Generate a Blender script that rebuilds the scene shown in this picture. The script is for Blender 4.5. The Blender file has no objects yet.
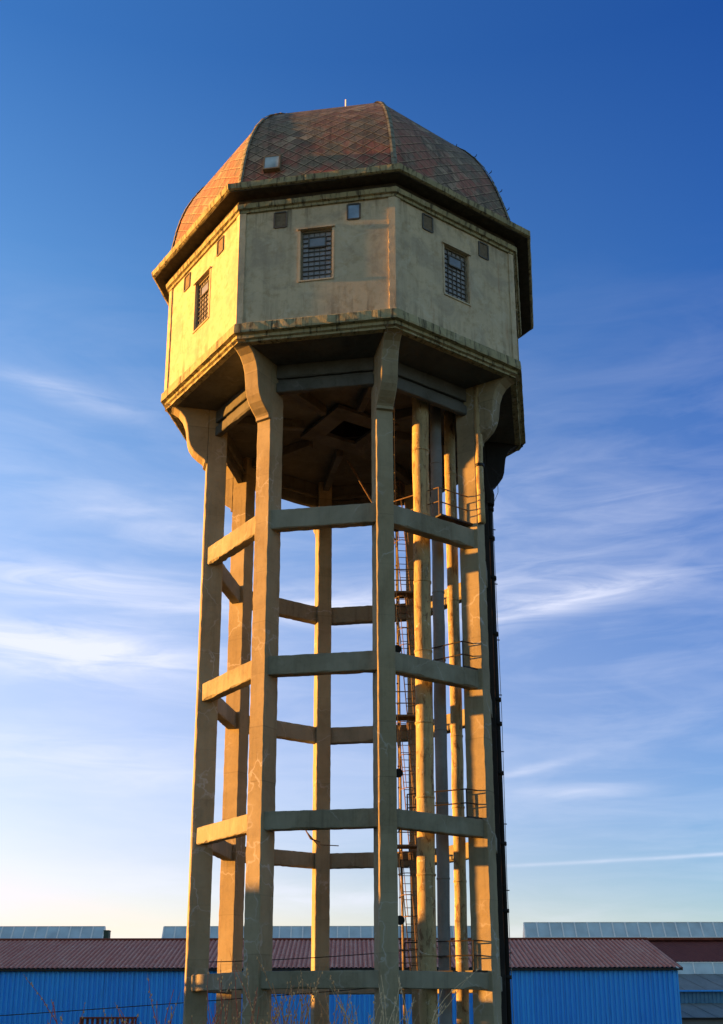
import bpy, bmesh, math, random
from mathutils import Vector, Matrix
R_ = math.radians
rnd = random.Random(7)
scene = bpy.context.scene
C = scene.collection

# ------------------------------------------------------------------ camera
cd = bpy.data.cameras.new('camera'); cam = bpy.data.objects.new('camera', cd); C.objects.link(cam)
F_PX, PITCH, YAW, ROLL = 1137.98, 0.2892, 0.0111, 0.0022
cd.sensor_fit = 'VERTICAL'; cd.sensor_height = 24.0; cd.lens = F_PX * 24.0 / 1024.0
cd.shift_y = 164.36 / 1024.0
cd.clip_start = 0.1; cd.clip_end = 5000
EYE = 1.7
fw = Vector((math.sin(YAW)*math.cos(PITCH), math.cos(YAW)*math.cos(PITCH), math.sin(PITCH)))
rt = Vector((math.cos(YAW), -math.sin(YAW), 0)); up = rt.cross(fw)
rt2 = rt*math.cos(ROLL) - up*math.sin(ROLL); up2 = rt*math.sin(ROLL) + up*math.cos(ROLL)
m = Matrix((rt2, up2, -fw)).transposed().to_4x4(); m.translation = Vector((0, -38.40, EYE-0.009))
cam.matrix_world = m
scene.camera = cam

# ------------------------------------------------------------------ light
SUN_AZ, SUN_EL = 170.9, 5.6        # azimuth counter-clockwise from +X
sdir = Vector((math.cos(R_(SUN_EL))*math.cos(R_(SUN_AZ)), math.cos(R_(SUN_EL))*math.sin(R_(SUN_AZ)), math.sin(R_(SUN_EL))))
sl = bpy.data.lights.new('sun', 'SUN'); so = bpy.data.objects.new('sun', sl); C.objects.link(so)
sl.energy = 5.0; sl.angle = R_(0.5); sl.color = (1.0, 0.40, 0.065)
so.rotation_euler = sdir.to_track_quat('Z', 'Y').to_euler(); so.location = (-60, 10, 60)
scene.view_settings.view_transform = 'Standard'; scene.view_settings.look = 'None'
scene.view_settings.gamma = 1; scene.view_settings.exposure = 2.15
SKY_STRENGTH = 0.05

class NT:
    def __init__(s, tree): s.t = tree; s.n = tree.nodes; s.l = tree.links
    def node(s, typ, **kw):
        n = s.n.new(typ)
        for k, v in kw.items(): setattr(n, k, v)
        return n
    def put(s, sock, v):
        if isinstance(v, bpy.types.NodeSocket): s.l.new(v, sock)
        elif v is not None: sock.default_value = v
    def math(s, op, a, b=None, c=None, clamp=False):
        n = s.node('ShaderNodeMath', operation=op, use_clamp=clamp)
        s.put(n.inputs[0], a)
        if b is not None: s.put(n.inputs[1], b)
        if c is not None: s.put(n.inputs[2], c)
        return n.outputs[0]
    def mix(s, f, a, b, blend='MIX'):
        n = s.node('ShaderNodeMix', data_type='RGBA', blend_type=blend)
        s.put(n.inputs[0], f)
        for i, v in ((6, a), (7, b)):
            if isinstance(v, (tuple, list)) and len(v) == 3: v = (*v, 1)
            s.put(n.inputs[i], v)
        return n.outputs[2]
    def noise(s, vec, scale, detail=4, rough=.55, dist=0):
        n = s.node('ShaderNodeTexNoise'); s.put(n.inputs['Vector'], vec)
        n.inputs['Scale'].default_value = scale; n.inputs['Detail'].default_value = detail
        n.inputs['Roughness'].default_value = rough; n.inputs['Distortion'].default_value = dist
        return n.outputs[0]
    def mapping(s, vec, scale=(1,1,1), rot=(0,0,0), loc=(0,0,0)):
        n = s.node('ShaderNodeMapping'); s.put(n.inputs[0], vec)
        n.inputs['Scale'].default_value = scale; n.inputs['Rotation'].default_value = rot; n.inputs['Location'].default_value = loc
        return n.outputs[0]
    def ramp(s, f, stops):
        n = s.node('ShaderNodeValToRGB'); s.put(n.inputs[0], f)
        e = n.color_ramp.elements
        while len(e) < len(stops): e.new(0.5)
        for i, (p, c) in enumerate(stops):
            e[i].position = p
            e[i].color = (c, c, c, 1) if not isinstance(c, (tuple, list)) else (*c, 1)
        return n.outputs[0]
    def sep(s, v):
        n = s.node('ShaderNodeSeparateXYZ'); s.put(n.inputs[0], v); return n.outputs
    def comb(s, x, y, z):
        n = s.node('ShaderNodeCombineXYZ')
        for i, v in enumerate((x, y, z)): s.put(n.inputs[i], v)
        return n.outputs[0]

# ------------------------------------------------------------------ sky with cirrus
W = bpy.data.worlds.new('World'); scene.world = W; W.use_nodes = True
w = NT(W.node_tree); w.n.clear()
sky = w.node('ShaderNodeTexSky', sky_type='NISHITA'); sky.sun_disc = False
sky.sun_elevation = R_(SUN_EL); sky.sun_rotation = R_(90 - SUN_AZ); sky.altitude = 100
sky.air_density = 1.0; sky.dust_density = 0.6; sky.ozone_density = 2.2
tc = w.node('ShaderNodeTexCoord')
nrm = w.node('ShaderNodeVectorMath', operation='NORMALIZE'); w.put(nrm.inputs[0], tc.outputs['Generated'])
X, Y, Z = w.sep(nrm.outputs[0])
az = w.math('MULTIPLY', w.math('ARCTAN2', X, Y), 180/math.pi)
el = w.math('MULTIPLY', w.math('ARCSINE', Z), 180/math.pi)
skyc = w.mix(1.0, sky.outputs[0], (2.6, 2.5, 2.5), 'DARKEN')
elr = w.math('DIVIDE', el, 60.0, clamp=True)
gradeL = w.ramp(elr, [(.033, (.95, .69, .70)), (.117, (.88, .64, .72)), (.25, (.95, .70, .78)), (.417, (.78, .73, .84)), (.583, (.42, .60, .80)), (.75, (.21, .43, .72))])
gradeR = w.ramp(elr, [(.033, (.52, .52, .68)), (.117, (.38, .43, .62)), (.25, (.39, .41, .62)), (.417, (.31, .38, .65)), (.583, (.135, .30, .62)), (.75, (.07, .215, .55))])
lr = w.math('POWER', w.math('DIVIDE', w.math('ADD', X, .30), .62, clamp=True), 1.35)
grade = w.mix(1.0, w.mix(lr, gradeL, gradeR), (2.66, 2.66, 2.66), 'MULTIPLY')
back = w.math('DIVIDE', w.math('ADD', Y, .2), .7, clamp=True)      # the sky behind the camera is brightened evenly, to fill the shaded faces
grade = w.mix(back, (1.50, 1.50, 1.50), grade)
skyc = w.mix(1.0, skyc, grade, 'MULTIPLY')
nv = w.comb(w.math('MULTIPLY', az, 0.10), w.math('MULTIPLY', el, 0.62), 0.0)
str1 = w.noise(nv, 1.4, 9, .6, .9)
nv2 = w.comb(w.math('MULTIPLY', az, 0.05), w.math('MULTIPLY', el, 0.22), 3.7)
str2 = w.noise(nv2, 1.5, 5, .6, .8)
wisps = [  # azimuth, elevation, half width, half height, slant, strength
    (-16.0, 29.6, 4.5, .55, -.14, .20), (-14.0, 20.6, 7.0, 1.0, -.06, .45), (-15.5, 17.3, 8.5, 1.25, -.03, .8),
    (-15.0, 12.0, 8.0, 1.2, 0, .35), (12.0, 20.1, 5.5, .65, .13, .48), (8.0, 20.6, 6.5, 1.4, .05, .30), (-1.0, 19.9, 6.0, .8, .0, .55),
    (11.5, 10.6, 3.0, .35, .0, .30), (9.5, 11.8, 2.2, .22, .2, .28), (9.0, 24.5, 8.0, 2.0, -.1, .14),
    (-11.0, 24.0, 6.0, 1.3, -.15, .18), (-14.0, 6.2, 10.0, .8, 0, .35), (-1.0, 5.6, 5.0, .5, .02, .4), (-2.0, 3.2, 9.0, .5, 0, .45), (12, 4.0, 6, .5, .02, .2)]
cl = None
for a0, e0, wa, he, sl_, st in wisps:
    da = w.math('SUBTRACT', az, a0)
    de = w.math('SUBTRACT', w.math('SUBTRACT', el, e0), w.math('MULTIPLY', da, sl_))
    q = w.math('ADD', w.math('POWER', w.math('ABSOLUTE', w.math('DIVIDE', da, wa)), 2.0), w.math('POWER', w.math('ABSOLUTE', w.math('DIVIDE', de, he)), 2.0))
    g = w.math('MULTIPLY', w.math('EXPONENT', w.math('MULTIPLY', q, -1.0)), st)
    cl = g if cl is None else w.math('ADD', cl, g)
mod = w.ramp(str1, [(0.30, 0.25), (0.52, 1.0), (0.75, 1.6)])
cl = w.math('MULTIPLY', cl, mod)
# thin general veil, more of it low and to the left
veil = w.math('MULTIPLY', w.ramp(str2, [(0.42, 0.0), (0.8, 1.0)]), w.ramp(elr, [(0.0, .25), (0.4, .17), (0.62, .0)]))
veil2 = w.math('MULTIPLY', w.ramp(str1, [(0.45, 0.0), (0.8, 1.0)]), w.ramp(elr, [(0.0, .12), (0.4, .08), (0.6, .0)]))
cl = w.math('ADD', cl, w.math('ADD', veil, veil2))
# contrail
dc = w.math('SUBTRACT', w.math('SUBTRACT', el, 7.05), w.math('MULTIPLY', w.math('SUBTRACT', az, 8.0), .025))
ct = w.math('EXPONENT', w.math('MULTIPLY', w.math('POWER', w.math('ABSOLUTE', w.math('DIVIDE', dc, .09)), 2.0), -1.0))
ct = w.math('MULTIPLY', ct, w.math('MULTIPLY', w.math('SMOOTH_MIN', w.math('MULTIPLY', w.math('SUBTRACT', az, 7.0), .5, clamp=True), 1.0, .1), w.ramp(str1, [(.3, .15), (.7, .5)])))
cl = w.math('ADD', cl, ct)
cl = w.math('MINIMUM', cl, 0.85)
CLOUD = (4.3, 4.4, 5.1)
skyc = w.mix(cl, skyc, CLOUD)
bg = w.node('ShaderNodeBackground'); w.put(bg.inputs[0], skyc); bg.inputs[1].default_value = SKY_STRENGTH
wo = w.node('ShaderNodeOutputWorld'); w.l.new(bg.outputs[0], wo.inputs[0])

# ------------------------------------------------------------------ materials
def newmat(name):
    m = bpy.data.materials.new(name); m.use_nodes = True
    t = NT(m.node_tree); b = t.n['Principled BSDF']
    b.inputs['Specular IOR Level'].default_value = 0.25
    return m, t, b
def coords(t): return t.node('ShaderNodeTexCoord').outputs['Object']
def bump(t, b, h, strength=.4, dist=.02):
    n = t.node('ShaderNodeBump'); n.inputs['Strength'].default_value = strength; n.inputs['Distance'].default_value = dist
    t.put(n.inputs['Height'], h); t.l.new(n.outputs[0], b.inputs['Normal'])

def concrete(name, c1, c2, vein=.35, dark=.5, streak=.4, rough=.9, board=True):
    m, t, b = newmat(name); o = coords(t)
    n1 = t.noise(o, .9, 8, .65, .4); n2 = t.noise(o, 7, 8, .7); n3 = t.noise(o, 42, 4, .6)
    col = t.mix(t.ramp(n1, [(.32, 0.), (.68, 1.)]), c1, c2)
    col = t.mix(t.math('MULTIPLY', t.ramp(n2, [(.50, 0.), (.66, 1.)]), dark*.7), col, tuple(x*.45 for x in c1))
    st = t.noise(t.mapping(o, (5.5, 5.5, .35)), 1.0, 6, .65, .3)
    col = t.mix(t.math('MULTIPLY', t.ramp(st, [(.52, 0.), (.70, 1.)]), streak), col, tuple(x*.38 for x in c2))
    z_ = t.sep(o)[2]
    if board:
        jl = t.ramp(t.math('PINGPONG', t.math('ADD', z_, t.math('MULTIPLY', n2, .05)), .85), [(0.0, 1.), (.022, 0.)])
        col = t.mix(t.math('MULTIPLY', jl, .45), col, tuple(x*.35 for x in c2))
        lift = t.node('ShaderNodeTexWhiteNoise', noise_dimensions='1D'); t.put(lift.inputs['W'], t.math('FLOOR', t.math('DIVIDE', z_, 1.7)))
        col = t.mix(t.math('MULTIPLY', lift.outputs[0], .30), col, tuple(min(1, x*1.45) for x in c1))
    big = t.noise(o, .35, 4, .6, .5)
    col = t.mix(t.math('MULTIPLY', t.ramp(big, [(.45, 0.), (.62, 1.)]), .5), col, tuple(min(1, x*1.5) for x in (c1[0]*.93, c1[1], c1[2]*1.12)))
    # pale lime bloom running out of cracks
    wv = t.node('ShaderNodeVectorMath', operation='ADD'); wn = t.node('ShaderNodeTexNoise'); wn.inputs['Scale'].default_value = 2.6
    t.l.new(o, wn.inputs['Vector']); t.l.new(o, wv.inputs[0])
    ms = t.node('ShaderNodeVectorMath', operation='SCALE'); t.l.new(wn.outputs['Color'], ms.inputs[0]); ms.inputs['Scale'].default_value = .55
    t.l.new(ms.outputs[0], wv.inputs[1])
    v = t.node('ShaderNodeTexVoronoi', feature='DISTANCE_TO_EDGE'); v.inputs['Scale'].default_value = .95
    t.l.new(t.mapping(wv.outputs[0], (1, 1, .8)), v.inputs['Vector'])
    crack = t.ramp(v.outputs['Distance'], [(0.0, 1.), (.028, 0.)])
    patch = t.ramp(t.noise(o, .42, 3, .5), [(.50, 0.), (.60, 1.)])
    veinf = t.math('MULTIPLY', t.math('MULTIPLY', crack, patch), vein)
    col = t.mix(veinf, col, (.42, .43, .42))
    t.l.new(col, b.inputs['Base Color']); b.inputs['Roughness'].default_value = rough
    h = t.math('ADD', t.math('MULTIPLY', n2, .7), t.math('MULTIPLY', n3, .35))
    h = t.math('ADD', h, t.math('MULTIPLY', n1, .8))
    if board:
        zz = t.sep(o)[2]
        h = t.math('ADD', h, t.math('MULTIPLY', t.ramp(t.math('PINGPONG', zz, .7), [(0.0, 0.), (.03, 1.)]), .25))
    bump(t, b, h, .55, .02)
    return m
M = {}
M['leg'] = concrete('leg_concrete', (.25, .22, .14), (.185, .165, .11), vein=.7)
M['beam'] = concrete('beam_concrete', (.225, .215, .155), (.165, .158, .115), vein=.35, board=False)
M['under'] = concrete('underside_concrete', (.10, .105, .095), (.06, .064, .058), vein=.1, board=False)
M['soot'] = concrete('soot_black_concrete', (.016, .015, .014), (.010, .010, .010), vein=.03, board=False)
M['pipe1'] = concrete('mossy_pipe_paint', (.36, .30, .17), (.25, .20, .11), vein=.1, dark=1.2, streak=.7, board=False)
def pipe_mat():
    m, t, b = newmat('peeling_yellow_pipe'); o = coords(t)
    n = t.noise(t.mapping(o, (1, 1, .5)), 2.2, 8, .7, .6); n2 = t.noise(t.mapping(o, (1, 1, .35)), 5.5, 8, .75, .4)
    col = t.mix(t.ramp(n, [(.38, 0.), (.62, 1.)]), (.40, .33, .18), (.28, .23, .13))
    col = t.mix(t.math('MULTIPLY', t.ramp(n2, [(.54, 0.), (.60, 1.)]), .8), col, (.13, .075, .04))
    col = t.mix(t.math('MULTIPLY', t.ramp(t.noise(o, 3.1, 6, .7, 1.), [(.60, 0.), (.64, 1.)]), .8), col, (.50, .48, .40))
    col = t.mix(t.math('MULTIPLY', t.ramp(t.noise(t.mapping(o, (9, 9, .8)), 1.0, 5, .7), [(.56, 0.), (.66, 1.)]), .6), col, (.07, .06, .035))
    t.l.new(col, b.inputs['Base Color']); b.inputs['Roughness'].default_value = .85
    bump(t, b, n2, .8, .03); return m
M['pipe1'] = pipe_mat()
M['pipe2'] = concrete('grey_pipe_paint', (.19, .21, .21), (.15, .165, .165), vein=.1, dark=.4, streak=.25, board=False)

def render_wall():
    m, t, b = newmat('wall_render'); o = coords(t)
    n1 = t.noise(o, .55, 8, .65, .5); n2 = t.noise(o, 3.2, 8, .7); n3 = t.noise(o, 30, 5, .6)
    col = t.mix(t.ramp(n1, [(.35, 0.), (.65, 1.)]), (.54, .475, .32), (.44, .395, .28))
    col = t.mix(t.math('MULTIPLY', t.ramp(n2, [(.50, 0.), (.64, 1.)]), .6), col, (.33, .27, .16))
    col = t.mix(t.math('MULTIPLY', t.ramp(t.noise(o, .8, 7, .7, 1.), [(.50, 0.), (.62, 1.)]), .6), col, (.31, .285, .22))
    st = t.noise(t.mapping(o, (2.6, 2.6, .22)), 1.0, 7, .7, .2)
    zz = t.sep(o)[2]
    low = t.ramp(t.math('DIVIDE', t.math('SUBTRACT', zz, 23.4), 4.4, clamp=True), [(0., 1.), (.18, .3), (.75, .2), (1., .95)])
    col = t.mix(t.math('MULTIPLY', t.math('MULTIPLY', t.ramp(st, [(.5, 0.), (.68, 1.)]), low), .9), col, (.095, .085, .06))
    col = t.mix(t.math('MULTIPLY', t.ramp(t.noise(t.mapping(o, (3.5, 3.5, .3), loc=(5, 2, 1)), 1.0, 5, .7), [(.62, 0.), (.72, 1.)]), .45), col, (.30, .15, .06))
    col = t.mix(t.math('MULTIPLY', t.ramp(t.noise(o, 1.3, 6, .7, .8), [(.56, 0.), (.66, 1.)]), .5), col, (.52, .50, .38))
    t.l.new(col, b.inputs['Base Color']); b.inputs['Roughness'].default_value = .92
    bump(t, b, t.math('ADD', t.math('MULTIPLY', n3, .5), n2), .35, .02)
    return m
M['wall'] = render_wall()

def cornice_mat():
    m, t, b = newmat('mossy_cornice'); o = coords(t)
    n1 = t.noise(o, 1.4, 8, .7, .3)
    col = t.mix(t.ramp(n1, [(.35, 0.), (.62, 1.)]), (.36, .34, .20), (.25, .245, .145))
    st = t.noise(t.mapping(o, (8, 8, .5)), 1.0, 5, .7, .2)
    col = t.mix(t.math('MULTIPLY', t.ramp(st, [(.50, 0.), (.62, 1.)]), .8), col, (.035, .033, .026))
    col = t.mix(t.math('MULTIPLY', t.ramp(t.noise(o, 2.3, 5, .6), [(.58, 0.), (.68, 1.)]), .5), col, (.42, .40, .30))
    t.l.new(col, b.inputs['Base Color']); b.inputs['Roughness'].default_value = .95
    bump(t, b, t.math('ADD', n1, t.math('MULTIPLY', t.noise(o, 18, 6, .7), .6)), .7, .03)
    return m
M['cornice'] = cornice_mat()

def roof_mat():
    m, t, b = newmat('diamond_slate'); uv = t.node('ShaderNodeUVMap').outputs[0]; o = coords(t)
    U, V, _ = t.sep(uv)
    wob = t.math('MULTIPLY', t.math('SUBTRACT', t.noise(o, 2.6, 4, .6), .5), .11)
    U = t.math('ADD', U, wob)
    US = t.math('MULTIPLY', U, .74); A = t.math('DIVIDE', t.math('ADD', US, V), .43); B = t.math('DIVIDE', t.math('SUBTRACT', V, US), .43)
    fa = t.math('FRACT', A); fb = t.math('FRACT', B)
    wn = t.node('ShaderNodeTexWhiteNoise', noise_dimensions='2D')
    t.l.new(t.comb(t.math('FLOOR', A), t.math('FLOOR', B), 0.), wn.inputs['Vector'])
    cell = wn.outputs['Value']
    col = t.ramp(cell, [(0., (.13, .095, .075)), (.35, (.20, .145, .11)), (.7, (.25, .18, .135)), (1., (.38, .30, .21))])
    big = t.noise(o, .5, 6, .65, .6)
    col = t.mix(t.math('MULTIPLY', t.ramp(big, [(.42, 0.), (.58, 1.)]), .65), col, (.165, .16, .115))
    mid = t.noise(o, 2.2, 7, .75, .8)
    col = t.mix(t.math('MULTIPLY', t.ramp(mid, [(.50, 0.), (.60, 1.)]), .65), col, (.085, .07, .05))
    red = t.math('MULTIPLY', t.ramp(t.noise(o, .8, 4, .6), [(.48, 0.), (.58, 1.)]), t.ramp(t.math('DIVIDE', V, 4.5), [(0., 1.), (1., .1)]))
    col = t.mix(t.math('MULTIPLY', red, .8), col, (.33, .095, .07))
    st = t.noise(t.comb(t.math('MULTIPLY', U, 3.6), t.math('MULTIPLY', V, .55), t.sep(o)[0]), 1.0, 6, .7)
    col = t.mix(t.math('MULTIPLY', t.ramp(st, [(.50, 0.), (.66, 1.)]), .7), col, (.06, .052, .04))
    spk = t.ramp(t.noise(o, 13, 5, .7), [(.60, 0.), (.68, 1.)])
    col = t.mix(t.math('MULTIPLY', spk, .45), col, (.42, .41, .28))
    ea = t.math('MINIMUM', fa, fb)
    edge = t.ramp(ea, [(0., 1.), (.05, 1.), (.11, 0.)])
    ed = t.math('MULTIPLY', edge, t.ramp(t.noise(o, 3.3, 5, .7), [(.32, .5), (.55, 1.)]))
    col = t.mix(ed, col, (.035, .03, .022))
    hi = t.math('MULTIPLY', t.ramp(ea, [(.11, 0.), (.13, 1.), (.21, 0.)]), .65)  # lit rim along the tile edges, painted into the colour
    col = t.mix(hi, col, (.46, .38, .25))
    t.l.new(col, b.inputs['Base Color']); b.inputs['Roughness'].default_value = .8
    h = t.math('ADD', t.ramp(ea, [(0., 0.), (.10, 1.), (1., .8)]), t.math('MULTIPLY', t.noise(o, 20, 4, .6), .25))
    h = t.math('ADD', h, t.math('MULTIPLY', cell, .15))
    bump(t, b, h, .7, .025)
    return m
M['roof'] = roof_mat()

M['soffit'] = None
def plain(name, c, rough=.6, metal=0., var=.25, scale=6., spec=.3, rust=0.):
    m, t, b = newmat(name); o = coords(t)
    n = t.noise(o, scale, 6, .65, .3)
    col = t.mix(t.ramp(n, [(.3, 0.), (.7, 1.)]), tuple(x*(1+var) for x in c), tuple(x*(1-var) for x in c))
    if rust:
        col = t.mix(t.math('MULTIPLY', t.ramp(t.noise(o, scale*.6, 6, .7), [(.5, 0.), (.62, 1.)]), rust), col, (.13, .05, .02))
    t.l.new(col, b.inputs['Base Color']); b.inputs['Roughness'].default_value = rough; b.inputs['Metallic'].default_value = metal
    b.inputs['Specular IOR Level'].default_value = spec
    bump(t, b, n, .25, .01)
    return m
M['soffit'] = plain('dark_soffit', (.045, .04, .028), .9, 0, .4, 4)  # near-black ring on the underside of the cornice
M['ridge'] = plain('ridge_cap_zinc', (.17, .18, .14), .85, 0, .5, 5)
M['rail'] = plain('rusty_rail_paint', (.16, .12, .075), .7, .2, .4, 12, rust=.6)
M['railblack'] = plain('black_rail', (.02, .018, .016), .6, 0, .3, 12)
M['muntin'] = plain('window_bar', (.085, .085, .075), .6, 0, .2)
M['frame'] = plain('window_frame', (.16, .145, .10), .7, 0, .3)
M['board'] = plain('vent_board', (.14, .115, .075), .8, 0, .35, 9)
M['cable'] = plain('black_cable', (.018, .018, .018), .6, 0, .1)
M['wire'] = plain('conductor_wire', (.22, .22, .22), .5, .5, .1)
def glassy(name, c, rough, spec=.6, var=.3, scale=2.):
    m, t, b = newmat(name); o = coords(t)
    wn = t.noise(t.mapping(o, (scale, scale, scale)), 1.0, 3, .5)
    t.l.new(t.mix(t.ramp(wn, [(.3, 0.), (.7, 1.)]), tuple(x*(1-var) for x in c), tuple(x*(1+var) for x in c)), b.inputs['Base Color'])
    b.inputs['Roughness'].default_value = rough; b.inputs['Specular IOR Level'].default_value = spec
    bump(t, b, t.noise(o, 3., 3, .5), .1, .02)
    return m
M['pane'] = glassy('wired_glass', (.25, .265, .28), .35)
M['clear'] = glassy('vent_glass', (.20, .30, .42), .1, 1.)
M['sash'] = glassy('sash_glass', (.15, .18, .21), .25, .6)
M['skylight'] = glassy('skylight_pane', (.34, .42, .44), .25, .7)
M['lglass'] = glassy('lantern_glazing', (.52, .63, .67), .3, .6, .15, .6)
M['lbar'] = plain('glazing_bar', (.85, .85, .82), .6, 0, .1)
M['dgreen'] = plain('dark_green_metal', (.04, .07, .055), .6, 0, .2)

def blue_metal():
    m, t, b = newmat('blue_sheet'); o = coords(t)
    n = t.noise(t.mapping(o, (.8, .8, .3)), 1.0, 5, .6)
    pan = t.node('ShaderNodeTexWhiteNoise', noise_dimensions='1D')
    t.put(pan.inputs['W'], t.math('FLOOR', t.math('DIVIDE', t.sep(o)[0], 1.11)))
    f = t.math('ADD', t.math('MULTIPLY', n, .7), t.math('MULTIPLY', pan.outputs[0], .3))
    col = t.mix(t.ramp(f, [(.25, 0.), (.75, 1.)]), (.024, .33, .94), (.034, .41, 1.0))
    st = t.ramp(t.noise(t.mapping(o, (5, 5, .4)), 1.0, 5, .7), [(.55, 0.), (.72, 1.)])
    col = t.mix(t.math('MULTIPLY', st, .3), col, (.02, .06, .17))
    lap = t.ramp(t.math('PINGPONG', t.sep(o)[0], .555), [(0., 1.), (.03, 0.)])
    col = t.mix(t.math('MULTIPLY', lap, .45), col, (.01, .08, .3))
    t.l.new(col, b.inputs['Base Color']); b.inputs['Roughness'].default_value = .45; b.inputs['Specular IOR Level'].default_value = .4
    return m
M['blue'] = blue_metal()
def corr_roof(name, c1, c2, c3, pitch=0, x0=0):
    m, t, b = newmat(name); o = coords(t)
    n = t.noise(t.mapping(o, (1.2, .25, .25)), 1.0, 7, .7, .2); n2 = t.noise(o, 3.5, 7, .75)
    col = t.mix(t.ramp(n, [(.35, 0.), (.65, 1.)]), c1, c2)
    col = t.mix(t.math('MULTIPLY', t.ramp(n2, [(.5, 0.), (.66, 1.)]), .55), col, c3)
    if pitch:   # worn crests, darker valleys
        ph = t.math('FRACT', t.math('DIVIDE', t.math('SUBTRACT', t.sep(o)[0], x0), pitch))
        cr = t.math('MULTIPLY', t.ramp(ph, [(.30, 0.), (.5, 1.), (.70, 0.)]), t.ramp(t.noise(t.mapping(o, (1.5, .5, .5)), 1.0, 6, .7), [(.35, .2), (.6, 1.)]))
        col = t.mix(t.math('MULTIPLY', cr, .6), col, c3)
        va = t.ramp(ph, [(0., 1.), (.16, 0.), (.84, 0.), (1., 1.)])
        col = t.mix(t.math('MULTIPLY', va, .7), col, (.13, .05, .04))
    t.l.new(col, b.inputs['Base Color']); b.inputs['Roughness'].default_value = .85
    bump(t, b, n2, .3, .02)
    return m
M['redroof'] = corr_roof('red_brown_fibre_cement', (.50, .13, .08), (.58, .22, .15), (.72, .52, .40), .36, -62.3+15)
M['darkred'] = corr_roof('dark_red_fibre_cement', (.16, .035, .022), (.20, .05, .03), (.06, .03, .022))
M['greyroof'] = corr_roof('grey_felt_roof', (.20, .215, .20), (.26, .27, .25), (.14, .14, .125))
M['redframe'] = plain('rusty_red_panel', (.17, .035, .018), .7, 0, .5, 2, rust=.3)
M['shed'] = plain('grey_shed_cladding', (.20, .20, .19), .8, 0, .15, 1)
M['wood'] = plain('pole_wood', (.13, .09, .06), .9, 0, .3, 8)
M['twig'] = plain('twig_bark', (.42, .22, .10), .8, 0, .35, 20)
M['twigred'] = plain('red_twig_bark', (.42, .10, .06), .8, 0, .35, 20)
M['twigpale'] = plain('pale_twig_bark', (.55, .44, .28), .8, 0, .3, 20)
M['bud'] = plain('leaf_bud', (.6, .38, .18), .8, 0, .4, 30)
def grass_mat():
    m, t, b = newmat('rough_grass_ground'); o = coords(t)
    n = t.noise(o, .6, 8, .7); n2 = t.noise(o, 12, 6, .7)
    col = t.mix(t.ramp(n, [(.35, 0.), (.65, 1.)]), (.05, .065, .022), (.12, .10, .05))
    col = t.mix(t.math('MULTIPLY', n2, .4), col, (.04, .05, .02))
    t.l.new(col, b.inputs['Base Color']); b.inputs['Roughness'].default_value = 1.
    bump(t, b, n2, .6, .05)
    return m
M['ground'] = grass_mat()

# ------------------------------------------------------------------ mesh helpers (heights are given above the ground)
def link(name, bm, mat, parent=None, smooth=False):
    me = bpy.data.meshes.new(name); bmesh.ops.recalc_face_normals(bm, faces=bm.faces[:]); bm.to_mesh(me); bm.free()
    if mat: me.materials.append(mat)
    if smooth:
        for p in me.polygons: p.use_smooth = True
    o = bpy.data.objects.new(name, me); C.objects.link(o)
    if parent:
        o.parent = parent
        # mesh coordinates are world coordinates; take off the thing's base
        r = parent
        while r.parent: r = r.parent
        if parent.parent is None: me.transform(Matrix.Translation(-r.location))
        else: me.transform(Matrix.Translation(-r.location))
    return o
def thing(name, label, cat, loc=(0, 0, 0), group=None):
    o = bpy.data.objects.new(name, None); C.objects.link(o); o.location = loc; o.empty_display_size = .3
    o['label'] = label; o['category'] = cat
    if group: o['group'] = group
    return o
def box(bm, p0, p1):
    x0, y0, z0 = p0; x1, y1, z1 = p1
    v = [bm.verts.new(c) for c in ((x0,y0,z0),(x1,y0,z0),(x1,y1,z0),(x0,y1,z0),(x0,y0,z1),(x1,y0,z1),(x1,y1,z1),(x0,y1,z1))]
    for f in ((0,1,2,3),(4,5,6,7),(0,1,5,4),(1,2,6,5),(2,3,7,6),(3,0,4,7)): bm.faces.new([v[i] for i in f])
def bar(bm, a, b, wdt, hgt, upv=(0, 0, 1)):
    """box from a to b, wdt across, hgt along upv"""
    a = Vector(a); b = Vector(b); d = (b-a).normalized(); s = d.cross(Vector(upv)).normalized(); u = s.cross(d).normalized()
    v = []
    for p in (a, b):
        for i, j in ((-1,-1),(1,-1),(1,1),(-1,1)): v.append(bm.verts.new(p + s*(i*wdt/2) + u*(j*hgt/2)))
    for f in ((0,1,2,3),(4,5,6,7),(0,1,5,4),(1,2,6,5),(2,3,7,6),(3,0,4,7)): bm.faces.new([v[i] for i in f])
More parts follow.
